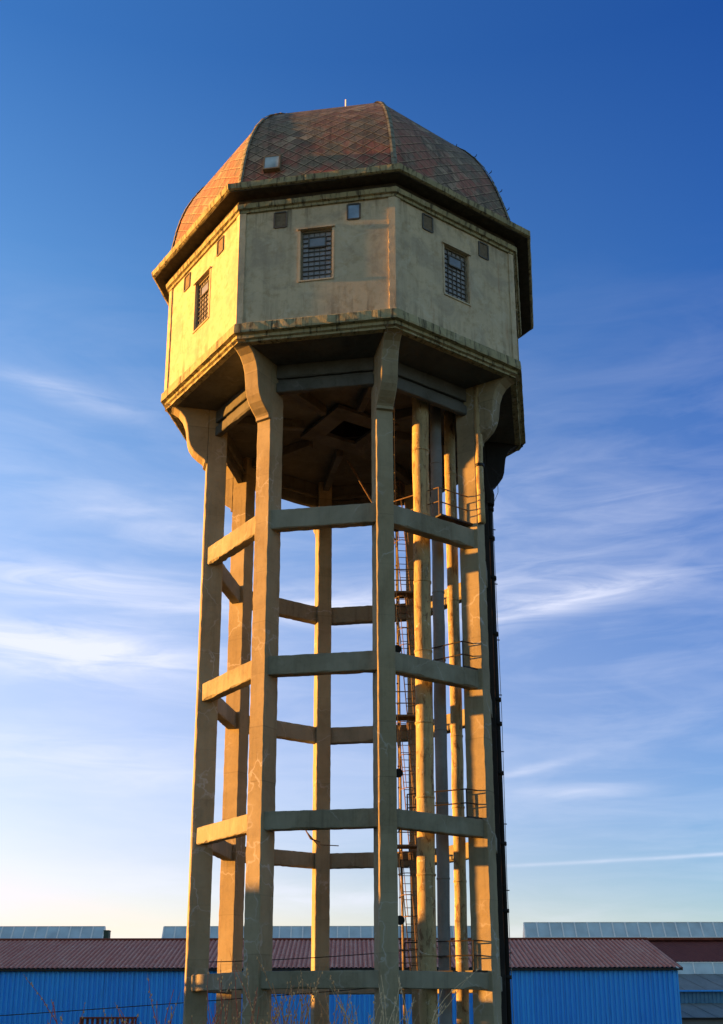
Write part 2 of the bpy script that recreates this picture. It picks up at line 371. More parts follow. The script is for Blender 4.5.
def rough_bar(bm, a, b, wdt, hgt, upv, rr, step=.22, cmin=.012, cmax=.035, chip=.06, chipsize=.09, jit=.006, low_only=False):
    """a concrete member with worn, chipped arrises"""
    a = Vector(a); b = Vector(b); L = (b-a).length; d = (b-a)/L; s = d.cross(Vector(upv)).normalized(); u = s.cross(d).normalized()
    n = max(2, int(L/step)); rings = []
    ch = [rr.uniform(cmin, cmax) for _ in range(4)]; run = [0]*4; sz = [0]*4
    for i in range(n+1):
        p = a + d*(L*i/n)
        vs = []
        for k, (cx, cy) in enumerate(((-1,-1),(1,-1),(1,1),(-1,1))):
            if run[k] > 0: run[k] -= 1; c = sz[k]*rr.uniform(.7, 1.1)
            else:
                c = rr.uniform(cmin, cmax)
                if rr.random() < chip and (not low_only or cy < 0): run[k] = rr.randint(1, 5); sz[k] = rr.uniform(.4, 1)*chipsize
            c = min(c, wdt*.4, hgt*.4)
            x, y = cx*wdt/2, cy*hgt/2
            j = lambda: rr.uniform(-jit, jit)
            q1 = (x - cx*c, y); q2 = (x, y - cy*c)
            if k in (1, 3): q1, q2 = q2, q1
            # keep a consistent winding around the section
            pts = [q1, q2]
            if k == 0: pts = [(x, y - cy*c), (x - cx*c, y)]
            if k == 1: pts = [(x - cx*c, y), (x, y - cy*c)]
            if k == 2: pts = [(x, y - cy*c), (x - cx*c, y)]
            if k == 3: pts = [(x - cx*c, y), (x, y - cy*c)]
            for (px, py) in pts: vs.append(bm.verts.new(p + s*(px+j()) + u*(py+j())))
        rings.append(vs)
    for i in range(n):
        for k in range(8):
            k2 = (k+1) % 8
            bm.faces.new([rings[i][k], rings[i][k2], rings[i+1][k2], rings[i+1][k]])
    bm.faces.new(rings[0]); bm.faces.new(rings[-1][::-1])
def tube(bm, pts, r, seg=10, r1=None):
    pts = [Vector(p) for p in pts]; rings = []
    for i, p in enumerate(pts):
        d = (pts[min(i+1, len(pts)-1)] - pts[max(i-1, 0)]).normalized()
        a = Vector((0, 0, 1)) if abs(d.z) < .9 else Vector((1, 0, 0))
        s = d.cross(a).normalized(); u = s.cross(d).normalized()
        rad = r if r1 is None else r + (r1-r)*i/(len(pts)-1)
        if isinstance(r, (list, tuple)): rad = r[i]
        rings.append([bm.verts.new(p + s*(rad*math.cos(2*math.pi*k/seg)) + u*(rad*math.sin(2*math.pi*k/seg))) for k in range(seg)])
    for i in range(len(rings)-1):
        for k in range(seg):
            k2 = (k+1) % seg
            bm.faces.new([rings[i][k], rings[i][k2], rings[i+1][k2], rings[i+1][k]])
    bm.faces.new(rings[0]); bm.faces.new(rings[-1][::-1])
def loft8(bm, prof, closed=True, uv=None):
    """octagonal ring from a (circumradius, z) profile"""
    rings = [[bm.verts.new((r*math.cos(ANG[k]), r*math.sin(ANG[k]), z)) for r, z in prof] for k in range(8)]
    n = len(prof)
    for k in range(8):
        k2 = (k+1) % 8
        for i in range(n if closed else n-1):
            i2 = (i+1) % n
            bm.faces.new([rings[k][i], rings[k2][i], rings[k2][i2], rings[k][i2]])

# ------------------------------------------------------------------ ground
g = bmesh.new()
vv = [g.verts.new(c) for c in ((-1500, -400, 0), (1500, -400, 0), (1500, 2500, 0), (-1500, 2500, 0))]; g.faces.new(vv)
go = link('ground', g, M['ground']); go['kind'] = 'structure'

# ------------------------------------------------------------------ water tower
PHI = 0.217
ANG = [-math.pi/2 + PHI + (k-2)*math.pi/4 for k in range(8)]       # corners A..H
def P(k, r, z, t=0.):
    """point on corner line k: radius r, tangential offset t, height z above the eye line"""
    a = ANG[k % 8]; return Vector((r*math.cos(a) - t*math.sin(a), r*math.sin(a) + t*math.cos(a), z + EYE))
def FP(k, s, n, z):
    """point on face k (between corner k and k+1): s along, n out from the axis"""
    a = ANG[k % 8] + math.pi/8; return Vector((n*math.cos(a) - s*math.sin(a), n*math.sin(a) + s*math.cos(a), z + EYE))
CA = math.cos(math.pi/8)
tower = thing('water_tower', 'tall octagonal concrete water tower with sunlit yellow wall and brown diamond slate dome', 'water tower', (0, 0, 0))
LV = [15.71, 10.74, 5.85, 1.21]      # beam tops
LW = .56
RO, RI = 5.30, 4.60
bracket_prof = [(6.86, 21.16), (6.55, 21.06), (6.34, 20.93), (6.18, 20.72), (6.08, 20.45), (6.03, 20.1), (6.0, 19.85), (5.93, 19.62), (5.80, 19.42), (5.62, 19.26), (5.45, 19.14), (5.40, 19.08), (5.40, 18.98), (RO+.004, 18.96), (RO+.004, 21.16)]
for k in range(8):
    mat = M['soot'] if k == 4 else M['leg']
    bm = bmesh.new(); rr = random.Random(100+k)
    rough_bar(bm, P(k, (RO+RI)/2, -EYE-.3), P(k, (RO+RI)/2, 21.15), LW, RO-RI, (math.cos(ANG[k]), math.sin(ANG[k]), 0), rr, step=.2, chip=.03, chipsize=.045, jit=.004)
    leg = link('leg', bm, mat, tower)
    if k == 4: leg['label'] = 'soot-blackened concrete leg'
    bm = bmesh.new()
    rings = []
    hw = LW/2 + .004
    for t in (-hw, -hw+.03, hw-.03, hw):
        ins = .03 if abs(t) == hw else 0.
        ring = []
        for i, (r, z) in enumerate(bracket_prof):
            ring.append(bm.verts.new(P(k, r-ins if i < 13 else r, z, t)))
        rings.append(ring)
    n = len(bracket_prof)
    for i in range(3):
        for j in range(n):
            j2 = (j+1) % n; bm.faces.new([rings[i][j], rings[i][j2], rings[i+1][j2], rings[i+1][j]])
    bm.faces.new(rings[0]); bm.faces.new(rings[-1][::-1])
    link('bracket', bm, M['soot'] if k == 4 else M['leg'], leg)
# horizontal ring beams between the legs
HB = [.66, .62, .56, .50]
for k in range(8):
    for li, zt in enumerate(LV):
        h = HB[li]; th = .36; n0 = 5.28*CA - th/2
        half = (RO+RI)/2*math.sin(math.pi/8) - LW/2*CA - .0
        half += .10
        bm = bmesh.new(); rr = random.Random(k*10+li)
        a = FP(k, -half, n0, zt-h/2); b = FP(k, half, n0, zt-h/2)
        rough_bar(bm, a, b, th, h, (0, 0, 1), rr, step=.15, chip=.10, chipsize=.085, low_only=True)
        link('beam', bm, M['beam'], tower)
# underside: slab, stepped ring beam, ceiling ribs, hatch shaft
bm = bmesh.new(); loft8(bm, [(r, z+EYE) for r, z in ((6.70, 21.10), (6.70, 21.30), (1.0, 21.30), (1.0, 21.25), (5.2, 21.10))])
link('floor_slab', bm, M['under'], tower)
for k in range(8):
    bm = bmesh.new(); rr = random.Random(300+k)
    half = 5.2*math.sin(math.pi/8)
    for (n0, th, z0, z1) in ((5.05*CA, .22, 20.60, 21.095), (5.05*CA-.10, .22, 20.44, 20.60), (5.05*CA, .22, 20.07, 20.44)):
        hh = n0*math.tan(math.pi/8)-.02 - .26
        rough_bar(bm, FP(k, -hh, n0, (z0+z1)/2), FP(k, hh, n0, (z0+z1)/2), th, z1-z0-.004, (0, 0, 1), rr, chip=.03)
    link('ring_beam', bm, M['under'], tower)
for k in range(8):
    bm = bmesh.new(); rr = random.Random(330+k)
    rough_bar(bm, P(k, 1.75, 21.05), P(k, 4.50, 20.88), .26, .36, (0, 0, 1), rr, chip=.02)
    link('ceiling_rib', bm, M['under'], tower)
bm = bmesh.new()
for q in range(4):
    a_ = R_(32 + 90*q); dx, dy = math.cos(a_), math.sin(a_); o_ = Vector((dx*1.0, dy*1.0, 21.04+EYE)); t_ = Vector((-dy, dx, 0))
    bar(bm, o_ - t_*1.35, o_ + t_*.64, .70, .12+.004*q)
link('hatch_frame', bm, M['under'], tower)
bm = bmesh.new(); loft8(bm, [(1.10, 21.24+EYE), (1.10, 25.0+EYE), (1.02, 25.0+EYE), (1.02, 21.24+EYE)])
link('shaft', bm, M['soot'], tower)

# drum wall, one rendered panel per face with a real window opening
RW = 6.88; ZB, ZT = 21.62, 26.10
def wall_with_holes(k, holes, recess=.16):
    n = RW*CA; half = RW*math.sin(math.pi/8)
    xs = sorted(set([-half, half] + [h[0] for h in holes] + [h[1] for h in holes]))
    zs = sorted(set([ZB, ZT] + [h[2] for h in holes] + [h[3] for h in holes]))
    bm = bmesh.new(); vc = {}
    def vt(x, z, nn=n):
        key = (round(x, 4), round(z, 4), round(nn, 4))
        if key not in vc: vc[key] = bm.verts.new(FP(k, x, nn, z))
        return vc[key]
    for i in range(len(xs)-1):
        for j in range(len(zs)-1):
            cx = (xs[i]+xs[i+1])/2; cz = (zs[j]+zs[j+1])/2
            if any(h[0] < cx < h[1] and h[2] < cz < h[3] for h in holes): continue
            bm.faces.new([vt(xs[i], zs[j]), vt(xs[i+1], zs[j]), vt(xs[i+1], zs[j+1]), vt(xs[i], zs[j+1])])
    for h in holes:
        c = [(h[0], h[2]), (h[1], h[2]), (h[1], h[3]), (h[0], h[3])]
        for q in range(4):
            a, b = c[q], c[(q+1) % 4]
            bm.faces.new([vt(*a), vt(*b), vt(*b, n-recess), vt(*a, n-recess)])
    return bm
WIN = (-.53, .53, 23.17, 25.12)
for k in range(8):
    bm = wall_with_holes(k, [WIN])
    link('wall_panel', bm, M['wall'], tower)
    # window
    n = RW*CA - .115
    bm = bmesh.new()
    x0, x1, z0, z1 = WIN
    for a, b, wv_ in (((x0+.03, z0), (x0+.03, z1), 0), ((x1-.03, z0), (x1-.03, z1), 0)):
        bar(bm, FP(k, a[0], n, a[1]), FP(k, b[0], n, b[1]), .06, .07, (math.cos(ANG[k]+math.pi/8), math.sin(ANG[k]+math.pi/8), 0))
    for zz in (z0+.03, z1-.03):
        bar(bm, FP(k, x0+.06, n, zz), FP(k, x1-.06, n, zz), .07, .06)
    win = link('window', bm, M['frame'], tower)
    bm = bmesh.new()
    od = (math.cos(ANG[k]+math.pi/8), math.sin(ANG[k]+math.pi/8), 0)
    nx, nz = 5, 10
    for i in range(1, nx):
        x = x0+.06 + (x1-x0-.12)*i/nx
        bar(bm, FP(k, x, n+.004, z0+.06), FP(k, x, n+.004, z1-.06), .020, .03, od)
    for j in range(1, nz):
        z = z0+.06 + (z1-z0-.12)*j/nz
        bar(bm, FP(k, x0+.06, n+.006, z), FP(k, x1-.06, n+.006, z), .03, .024)
    # opening sash frame
    sx0, sx1, sz0, sz1 = -.27, .30, 24.48, 24.86
    for x in (sx0, sx1): bar(bm, FP(k, x, n+.03, sz0), FP(k, x, n+.03, sz1), .045, .05, od)
    for z in (sz0, sz1): bar(bm, FP(k, sx0+.022, n+.03, z), FP(k, sx1-.022, n+.03, z), .05, .045)
    link('glazing_bars', bm, M['muntin'], win)
    bm = bmesh.new()
    bm.faces.new([bm.verts.new(FP(k, x, n-.02, z)) for x, z in ((x0, z0), (x1, z0), (x1, z1), (x0, z1))])
    link('pane', bm, M['pane'], win)
    bm = bmesh.new()
    bm.faces.new([bm.verts.new(FP(k, x, n+.03, z)) for x, z in ((sx0+.02, sz0+.02), (sx1-.02, sz0+.02), (sx1-.02, sz1-.02), (sx0+.02, sz1-.02))])
    link('sash_pane', bm, M['sash'], win)
    # raised surround and sill
    n = RW*CA
    bm = bmesh.new()
    bar(bm, FP(k, x0-.10, n+.03, z1+.035), FP(k, x1+.10, n+.03, z1+.035), .09, .06)
    bar(bm, FP(k, x0-.06, n+.012, z0-.03), FP(k, x1+.06, n+.012, z0-.03), .05, .05)
    for x in (x0-.045, x1+.045):
        bar(bm, FP(k, x, n+.005, z0), FP(k, x, n+.005, z1), .07, .03, od)
    link('surround', bm, M['wall'], win)
    # two small square openings under the cornice
    for sgn in (-1, 1):
        cx = sgn*1.24 + (.02 if sgn > 0 else 0)
        vx0, vx1, vz0, vz1 = cx-.21, cx+.21, 25.34, 25.93
        bm = bmesh.new()
        for x in (vx0, vx1): bar(bm, FP(k, x, n+.012, vz0), FP(k, x, n+.012, vz1), .05, .05, od)
        for z in (vz0, vz1): bar(bm, FP(k, vx0+.025, n+.012, z), FP(k, vx1-.025, n+.012, z), .05, .05)
        vf = link('vent', bm, M['muntin'], tower)
        bm = bmesh.new()
        bm.faces.new([bm.verts.new(FP(k, x, n+.006, z)) for x, z in ((vx0+.02, vz0+.02), (vx1-.02, vz0+.02), (vx1-.02, vz1-.02), (vx0+.02, vz1-.02))])
        glazed = (k == 1 and sgn > 0)
        po = link('vent_panel', bm, M['clear'] if glazed else M['board'], vf)
        if glazed: vf['label'] = 'glazed vent reflecting the sky'
# corner pilasters
for k in range(8):
    bm = bmesh.new()
    hw = .20
    def cor(f, s, out):  # along face f from the corner
        half = RW*math.sin(math.pi/8)
        return None
    pts = []
    a = ANG[k]
    half = RW*math.sin(math.pi/8); n = RW*CA
    prof = [(k-1, half-hw, n-.03), (k-1, half-hw, n+.045), None, (k, -half+hw, n+.045), (k, -half+hw, n-.03)]
    rows = []
    nz_ = 24
    for i in range(nz_+1):
        z = 21.72 + (26.06-21.72)*i/nz_
        row = []
        for q in prof:
            if q is None: row.append(bm.verts.new(P(k, RW+.048/CA, z)))
            else:
                j = rnd.uniform(-.012, .012)
                row.append(bm.verts.new(FP(q[0], q[1]+j, q[2], z)))
        rows.append(row)
    for i in range(nz_):
        for j in range(4): bm.faces.new([rows[i][j], rows[i][j+1], rows[i+1][j+1], rows[i+1][j]])
    link('pilaster', bm, M['wall'], tower)
# ledge under the wall
def ring_part(name, prof, mat, nseg=26, jit=.008):
    """octagonal moulding, subdivided along each side so that its arrises can be uneven"""
    bm = bmesh.new(); rows = []
    rr = random.Random(len(name))
    for k in range(8):
        for i in range(nseg):
            f = i/nseg
            row = []
            for r, z in prof:
                p = P(k, r, z).lerp(P(k+1, r, z), f)
                jj = rr.uniform(-jit, jit)
                d = Vector((p.x, p.y, 0)).normalized()
                row.append(bm.verts.new(p + d*jj + Vector((0, 0, rr.uniform(-jit, jit)))))
            rows.append(row)
    N = len(rows); n = len(prof)
    for i in range(N):
        a, b = rows[i], rows[(i+1) % N]
        for j in range(n):
            j2 = (j+1) % n
            bm.faces.new([a[j], b[j], b[j2], a[j2]])
    return link(name, bm, mat, tower)
ring_part('ledge', [(6.80, 21.76), (6.96, 21.74), (7.02, 21.69), (7.04, 21.43), (7.03, 21.36), (6.88, 21.34), (6.88, 21.22), (6.92, 21.20), (6.83, 21.17), (6.82, 21.10), (6.60, 21.09), (6.55, 21.4)], M['cornice'])
ring_part('cornice', [(6.80, 26.02), (6.96, 26.03), (6.97, 26.12), (7.06, 26.14), (7.09, 26.30), (6.98, 26.33), (6.98, 26.53), (7.46, 26.55), (7.52, 26.55), (7.60, 26.58), (7.63, 26.76), (7.58, 26.79), (7.30, 26.86), (6.95, 26.92), (6.70, 26.5)], M['cornice'])
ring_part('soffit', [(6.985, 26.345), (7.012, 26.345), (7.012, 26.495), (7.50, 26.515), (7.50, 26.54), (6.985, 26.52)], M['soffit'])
# roof
rprof = [(7.02, 26.88), (6.95, 27.2), (6.87, 27.6), (6.77, 28.1), (6.65, 28.6), (6.50, 29.15), (6.30, 29.7), (6.05, 30.25), (5.72, 30.8), (5.30, 31.33), (4.75, 31.85), (4.0, 32.4), (3.0, 33.0), (1.6, 33.65), (.05, 34.1)]
OFF = [.19, .10, 0., -.15, -.17, -.08, .05, .15]
def RK(k, r, z): return r + OFF[k % 8]*max(0., math.sin(math.pi*min(1., max(0., (z-26.9)/6.2))))
bm = bmesh.new(); uvl = bm.loops.layers.uv.new('UVMap')
for k in range(8):
    path = 0.; prev = None
    for i in range(len(rprof)-1):
        (r0, z0), (r1, z1) = rprof[i], rprof[i+1]
        dl = math.hypot((r1-r0)*CA, z1-z0)
        NS = 6
        for q in range(NS):
            f0, f1 = q/NS, (q+1)/NS
            h0 = r0*math.sin(math.pi/8); h1 = r1*math.sin(math.pi/8)
            c = [((2*f0-1)*h0, r0, z0, path), ((2*f1-1)*h0, r0, z0, path), ((2*f1-1)*h1, r1, z1, path+dl), ((2*f0-1)*h1, r1, z1, path+dl)]
            f = bm.faces.new([bm.verts.new(P(k, RK(k, r, z), z).lerp(P(k+1, RK(k+1, r, z), z), .5 + .5*s/(r*math.sin(math.pi/8)))) for s, r, z, _ in c])
            for lp, (s, r, z, pv) in zip(f.loops, c): lp[uvl].uv = (s + 17.3*k, pv)
        path += dl
bmesh.ops.remove_doubles(bm, verts=bm.verts[:], dist=.0005)
roof = link('roof', bm, M['roof'], tower)
for k in range(8):
    bm = bmesh.new(); rr = random.Random(k+50)
    # overlapping folded ridge pieces
    for i in range(len(rprof)-2):
        (r0, z0), (r1, z1) = rprof[i], rprof[i+1]
        a = P(k, RK(k, r0, z0)+.02, z0); b = P(k, RK(k, r1, z1)+.02, z1)
        segs = 2
        for s_ in range(segs):
            p = a.lerp(b, s_/segs); q = a.lerp(b, (s_+1)/segs + .04)
            d = (q-p).normalized(); t = Vector((-math.sin(ANG[k]), math.cos(ANG[k]), 0)); o = t.cross(d).normalized()
            if o.dot(Vector((math.cos(ANG[k]), math.sin(ANG[k]), .3))) < 0: o = -o
            wd = .10; lift = .012 + rr.uniform(0, .012)
            vs = []
            for pt, li2 in ((p, lift+.012), (q, lift)):
                vs.append([bm.verts.new(pt + t*(-wd) + o*(li2-.03)), bm.verts.new(pt + t*(-wd*.35) + o*(li2+.0)), bm.verts.new(pt + t*(wd*.35) + o*(li2+.0)), bm.verts.new(pt + t*wd + o*(li2-.03))])
            for j in range(3): bm.faces.new([vs[0][j], vs[0][j+1], vs[1][j+1], vs[1][j]])
            bm.faces.new(vs[0])
    link('ridge_cap', bm, M['ridge'], roof)
# roof hooks along the right hand ridges
for k in (3, 4):
    for (r, z) in ((7.0, 27.25), (6.86, 28.0), (6.66, 28.9), (6.30, 29.9), (5.70, 30.9), (4.85, 31.75)):
        bm = bmesh.new(); a = P(k, RK(k, r, z)-.02, z); d = Vector((math.cos(ANG[k]), math.sin(ANG[k]), .35)).normalized()
        tube(bm, [a, a + d*.10, a + d*.11 + Vector((0, 0, .05))], .016, 6)
        link('roof_hook', bm, M['railblack'], roof)
# roof hatch
ph = math.atan2(28.15-27.65, (6.83-6.92)*CA)
bm = bmesh.new()
hx0, hx1 = -1.86, -1.27; hz0, hz1 = 27.62, 28.26; nb = 6.93*CA
def HB_(x, z, out): return FP(1, x, nb - (z-27.6)*.19 + .02 + out, z)
cs = [(hx0, hz0), (hx1, hz0), (hx1, hz1), (hx0, hz1)]
v0 = [bm.verts.new(HB_(x, z, -.05)) for x, z in cs]; v1 = [bm.verts.new(HB_(x, z, .13)) for x, z in cs]
for i in range(4): bm.faces.new([v0[i], v0[(i+1) % 4], v1[(i+1) % 4], v1[i]])
ci = [(hx0+.05, hz0+.05), (hx1-.05, hz0+.05), (hx1-.05, hz1-.05), (hx0+.05, hz1-.05)]
v2 = [bm.verts.new(HB_(x, z, .13)) for x, z in ci]
for i in range(4): bm.faces.new([v1[i], v1[(i+1) % 4], v2[(i+1) % 4], v2[i]])
hf = link('roof_hatch', bm, M['frame'], tower)
bm = bmesh.new(); bm.faces.new([bm.verts.new(HB_(x, z, .115)) for x, z in ci]); link('pane', bm, M['skylight'], hf)
bm = bmesh.new(); tube(bm, [(-.17, 0, 33.9+EYE), (-.17, 0, 36.35+EYE)], .045, 8, .03); link('lightning_rod', bm, M['lbar'], roof)

# standpipes
def pipe(name, x, y, z0, z1, r, mat, x1=None, wob=.03, cap=True, label=None):
    bm = bmesh.new(); n = 26; rr = random.Random(int(x*100))
    pts = []; rad = []
    for i in range(n+1):
        f = i/n; z = z0 + (z1-z0)*f
        pts.append((x + ((x1-x)*f if x1 is not None else 0) + rr.uniform(-wob, wob)*.4, y + rr.uniform(-wob, wob)*.4, z+EYE)); rad.append(r*(1+rr.uniform(-.02, .02)))
    tube(bm, pts, rad, 20)
    o = link(name, bm, mat, tower, True)
    if label: o['label'] = label
    # joint bands
    for zz in [z0 + 2.4*i + .9 for i in range(int((z1-z0)/2.4))]:
        bm = bmesh.new(); f = (zz-z0)/(z1-z0); xx = x + ((x1-x)*f if x1 is not None else 0)
        tube(bm, [(xx, y, zz+EYE-.03), (xx, y, zz+EYE+.03)], r*1.07, 20); link('joint_band', bm, mat, o, True)
    return o
pipe('standpipe', 2.34, -3.2, -1.6, 21.2, .28, M['pipe1'], 2.45, label='wide yellow mossy pipe')
pipe('standpipe', 2.93, -2.28, -1.6, 21.2, .20, M['pipe2'], 3.05, label='grey painted pipe')
pipe('standpipe', 3.55, -1.45, -1.6, 21.2, .20, M['pipe1'], 3.62, label='narrow yellow pipe')
# short pipe strapped to leg D
a = P(3, 5.42, 15.9, -.20); b = P(3, 5.42, 21.1, -.20)
bm = bmesh.new(); tube(bm, [a.lerp(b, i/14) + Vector((rnd.uniform(-.01, .01), rnd.uniform(-.01, .01), 0)) for i in range(15)], .13, 14); dp = link('downpipe', bm, M['pipe1'], tower, True)
bm = bmesh.new(); tube(bm, [a.lerp(b, .40), a.lerp(b, .42)], .16, 14); link('pipe_strap', bm, M['railblack'], dp, True)
# black pipe with flanges along the sooty leg
px, py = P(4, RO+.14, 0, .06).x, P(4, RO+.14, 0, .06).y
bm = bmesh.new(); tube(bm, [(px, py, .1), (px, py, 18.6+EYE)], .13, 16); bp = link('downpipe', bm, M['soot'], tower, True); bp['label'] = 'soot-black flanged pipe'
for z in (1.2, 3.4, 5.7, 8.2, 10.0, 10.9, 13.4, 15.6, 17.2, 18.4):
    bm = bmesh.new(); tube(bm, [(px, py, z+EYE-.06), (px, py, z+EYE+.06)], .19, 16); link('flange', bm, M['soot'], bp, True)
# tank outlet lump beside bracket E
bm = bmesh.new(); tube(bm, [(px-.1, py-.1, 18.5+EYE), (px-.12, py-.1, 18.9+EYE), (px-.2, py-.12, 19.5+EYE), (px-.25, py-.2, 20.2+EYE), (px-.25, py-.2, 21.1+EYE)], [.30, .34, .30, .24, .22], 14); link('outlet_valve', bm, M['soot'], bp)
# lightning conductor with stand-offs
wx, wy = P(4, 5.55, 0, .1).x, P(4, 5.55, 0, .1).y
bm = bmesh.new(); tube(bm, [(wx+.12, wy, .2), (wx+.06, wy, 6), (wx+.10, wy, 12), (wx+.05, wy, 20.3), (wx+.30, wy+.1, 20.9), (wx+.32, wy+.1, 22.8)], .012, 6); cw = link('lightning_conductor', bm, M['wire'], tower)
for z in (2.0, 4.1, 6.4, 9.0, 11.1, 13.2, 15.4, 17.6):
    bm = bmesh.new(); tube(bm, [P(4, RO-.03, z, .1), Vector((wx+.13, wy, z+EYE))], .02, 6); link('standoff', bm, M['railblack'], cw)

# platforms and railings at the C-D side
def railing(parent, pts, h, mat, name='railing', posts=True, r=.022):
    bm = bmesh.new()
    for hh in (h, h*.5): tube(bm, [p + Vector((0, 0, hh)) for p in pts], r, 6) if len(pts) == 2 else [tube(bm, [pts[i]+Vector((0, 0, hh)), pts[i+1]+Vector((0, 0, hh))], r, 6) for i in range(len(pts)-1)]
    for i, p in enumerate(pts):
        tube(bm, [p, p + Vector((0, 0, h))], r*1.15, 6)
        if i < len(pts)-1:
            L = (pts[i+1]-p).length; n = int(L/1.1)
            for j in range(1, n+1): q = p.lerp(pts[i+1], j/(n+1)); tube(bm, [q, q + Vector((0, 0, h))], r, 6)
    return link(name, bm, mat, parent)
for li, (t0, t1, zz, lft) in enumerate(((.36, 1.80, 15.93, (-.22, 2.9)), (1.22, 1.95, 10.80, (.80, 3.3)), (1.20, 1.95, 5.91, (.25, 2.9)), (1.30, 1.95, 1.27, (.3, 2.6)))):
    bm = bmesh.new()
    a = FP(2, t0-.05, 4.60, zz-.03); b = FP(2, t1, 4.60, zz-.03); bar(bm, a, b, .50, .06)
    c0 = FP(2, lft[0], lft[1], zz-.03); c1 = FP(2, t0-.3, 4.18, zz-.03); bar(bm, c0, c1, .34, .06)
    pl = link('platform', bm, M['railblack'], tower)
    railing(pl, [FP(2, t1, 4.70, zz), FP(2, t0, 4.70, zz), FP(2, lft[0], lft[1], zz)], 1.02 if li == 0 else .88, M['rail'] if li == 0 else M['railblack'])
# back ladders beside leg F, one per storey, with rest platforms on the back beams
def ladder(a, b, wid, side, mat, rungs=None, cage=False):
    bm = bmesh.new(); a = Vector(a); b = Vector(b); s = Vector(side).normalized()*(wid/2)
    for sg in (-1, 1): tube(bm, [a+s*sg, b+s*sg], .022, 6)
    n = rungs or int((b-a).length/.30)
    for i in range(n+1):
        p = a.lerp(b, (i+.5)/(n+1)); tube(bm, [p-s, p+s], .014, 6)
    return link('ladder', bm, mat, tower)
tops = [20.6, 15.7, 10.7, 5.85]; bots = [15.75, 10.8, 5.9, 1.25]
for i in range(4):
    sh_ = .16 if i else 0
    ladder((2.22+sh_, 3.35, bots[i]+EYE), (1.85+sh_, 3.35, tops[i]+EYE), .36, (1, .1, 0), M['railblack'] if i % 2 else M['rail'])
    bm = bmesh.new(); zb, zt = bots[i]+EYE+2.1, tops[i]+EYE-.2; nh = int((zt-zb)/.62); cols_ = [[] for _ in range(4)]
    for h_ in range(nh+1):
        z = zb + (zt-zb)*h_/nh; f = (z-bots[i]-EYE)/(tops[i]-bots[i]); cx = 2.22 - .37*f + (.16 if i else 0)
        arc = [Vector((cx + .30*math.cos(math.pi*(1+q/8)), 3.35 + .52*math.sin(math.pi*(1+q/8)), z)) for q in range(9)]
        tube(bm, arc, .018, 5)
        for c_, q in enumerate((1, 3, 5, 7)): cols_[c_].append(arc[q])
    for c_ in cols_: tube(bm, c_, .014, 5)
    link('ladder_cage', bm, M['rail'], tower)
    if i: ladder((2.60, 3.2, bots[i]+EYE), (2.38, 3.2, tops[i]+EYE), .34, (1, .1, 0), M['rail'])
for z in LV:
    bm = bmesh.new(); box(bm, (1.65, 3.05, z+EYE+.02), (2.70, 3.75, z+EYE+.09)); bar(bm, (1.7, 3.1, z+EYE-.05), (1.7, 4.3, z+EYE-.05), .08, .12); bar(bm, (2.6, 3.1, z+EYE-.05), (2.6, 4.0, z+EYE-.05), .08, .12)
    pl = link('platform', bm, M['rail'], tower)
    railing(pl, [Vector((1.68, 3.72, z+EYE+.09)), Vector((1.68, 3.08, z+EYE+.09)), Vector((2.66, 3.08, z+EYE+.09))], .9, M['rail'])
for x_, y_, r_ in ((2.78, 3.15, .07), (1.98, 3.95, .05)):
    bm = bmesh.new(); tube(bm, [(x_, y_, .0), (x_-.05, y_, 8), (x_-.08, y_, 20.9+EYE)], r_, 8); link('conduit', bm, M['pipe1'], tower)
# ladder up to the tank hatch and a loose rod
ladder((1.70, 1.5, 17.3+EYE), (-.05, 1.4, 20.5+EYE), .40, (.3, 1, .2), M['rail'])
bm = bmesh.new(); tube(bm, [(1.35, 1, 18.3+EYE), (1.55, 1, 20.9+EYE)], .025, 6); link('rod', bm, M['rail'], tower)
# level gauge line with round floats behind leg C
bm = bmesh.new(); tube(bm, [(1.50, -4.25, 1.0), (1.50, -4.25, 20.6+EYE)], .012, 6); gl = link('gauge_line', bm, M['railblack'], tower)
for z in (11.04, 7.07, 2.66):
    bm = bmesh.new(); tube(bm, [(1.50, -4.29, z+EYE), (1.50, -4.23, z+EYE)], .14, 18); link('float_disc', bm, M['soot'], gl)
for i in range(28):
    z = 2.0 + i*.66
    bm = bmesh.new(); bmesh.ops.create_icosphere(bm, subdivisions=1, radius=.035, matrix=Matrix.Translation((1.50, -4.25, z+EYE))); link('bead', bm, M['railblack'], gl)
# torn cable bracket on back leg G
bm = bmesh.new(); q = P(6, 4.4, 6.2, .15)
tube(bm, [q, q+Vector((-.35, -.2, .1)), q+Vector((-.55, -.2, .45)), q+Vector((-.35, -.2, .5))], .03, 6)
tube(bm, [q+Vector((.0, 0, -.2)), q+Vector((-.5, -.2, .35))], .025, 6); tube(bm, [q+Vector((0, 0, -.1)), q+Vector((.7, -.1, -.15))], .02, 6)
link('cable_bracket', bm, M['rail'], tower)

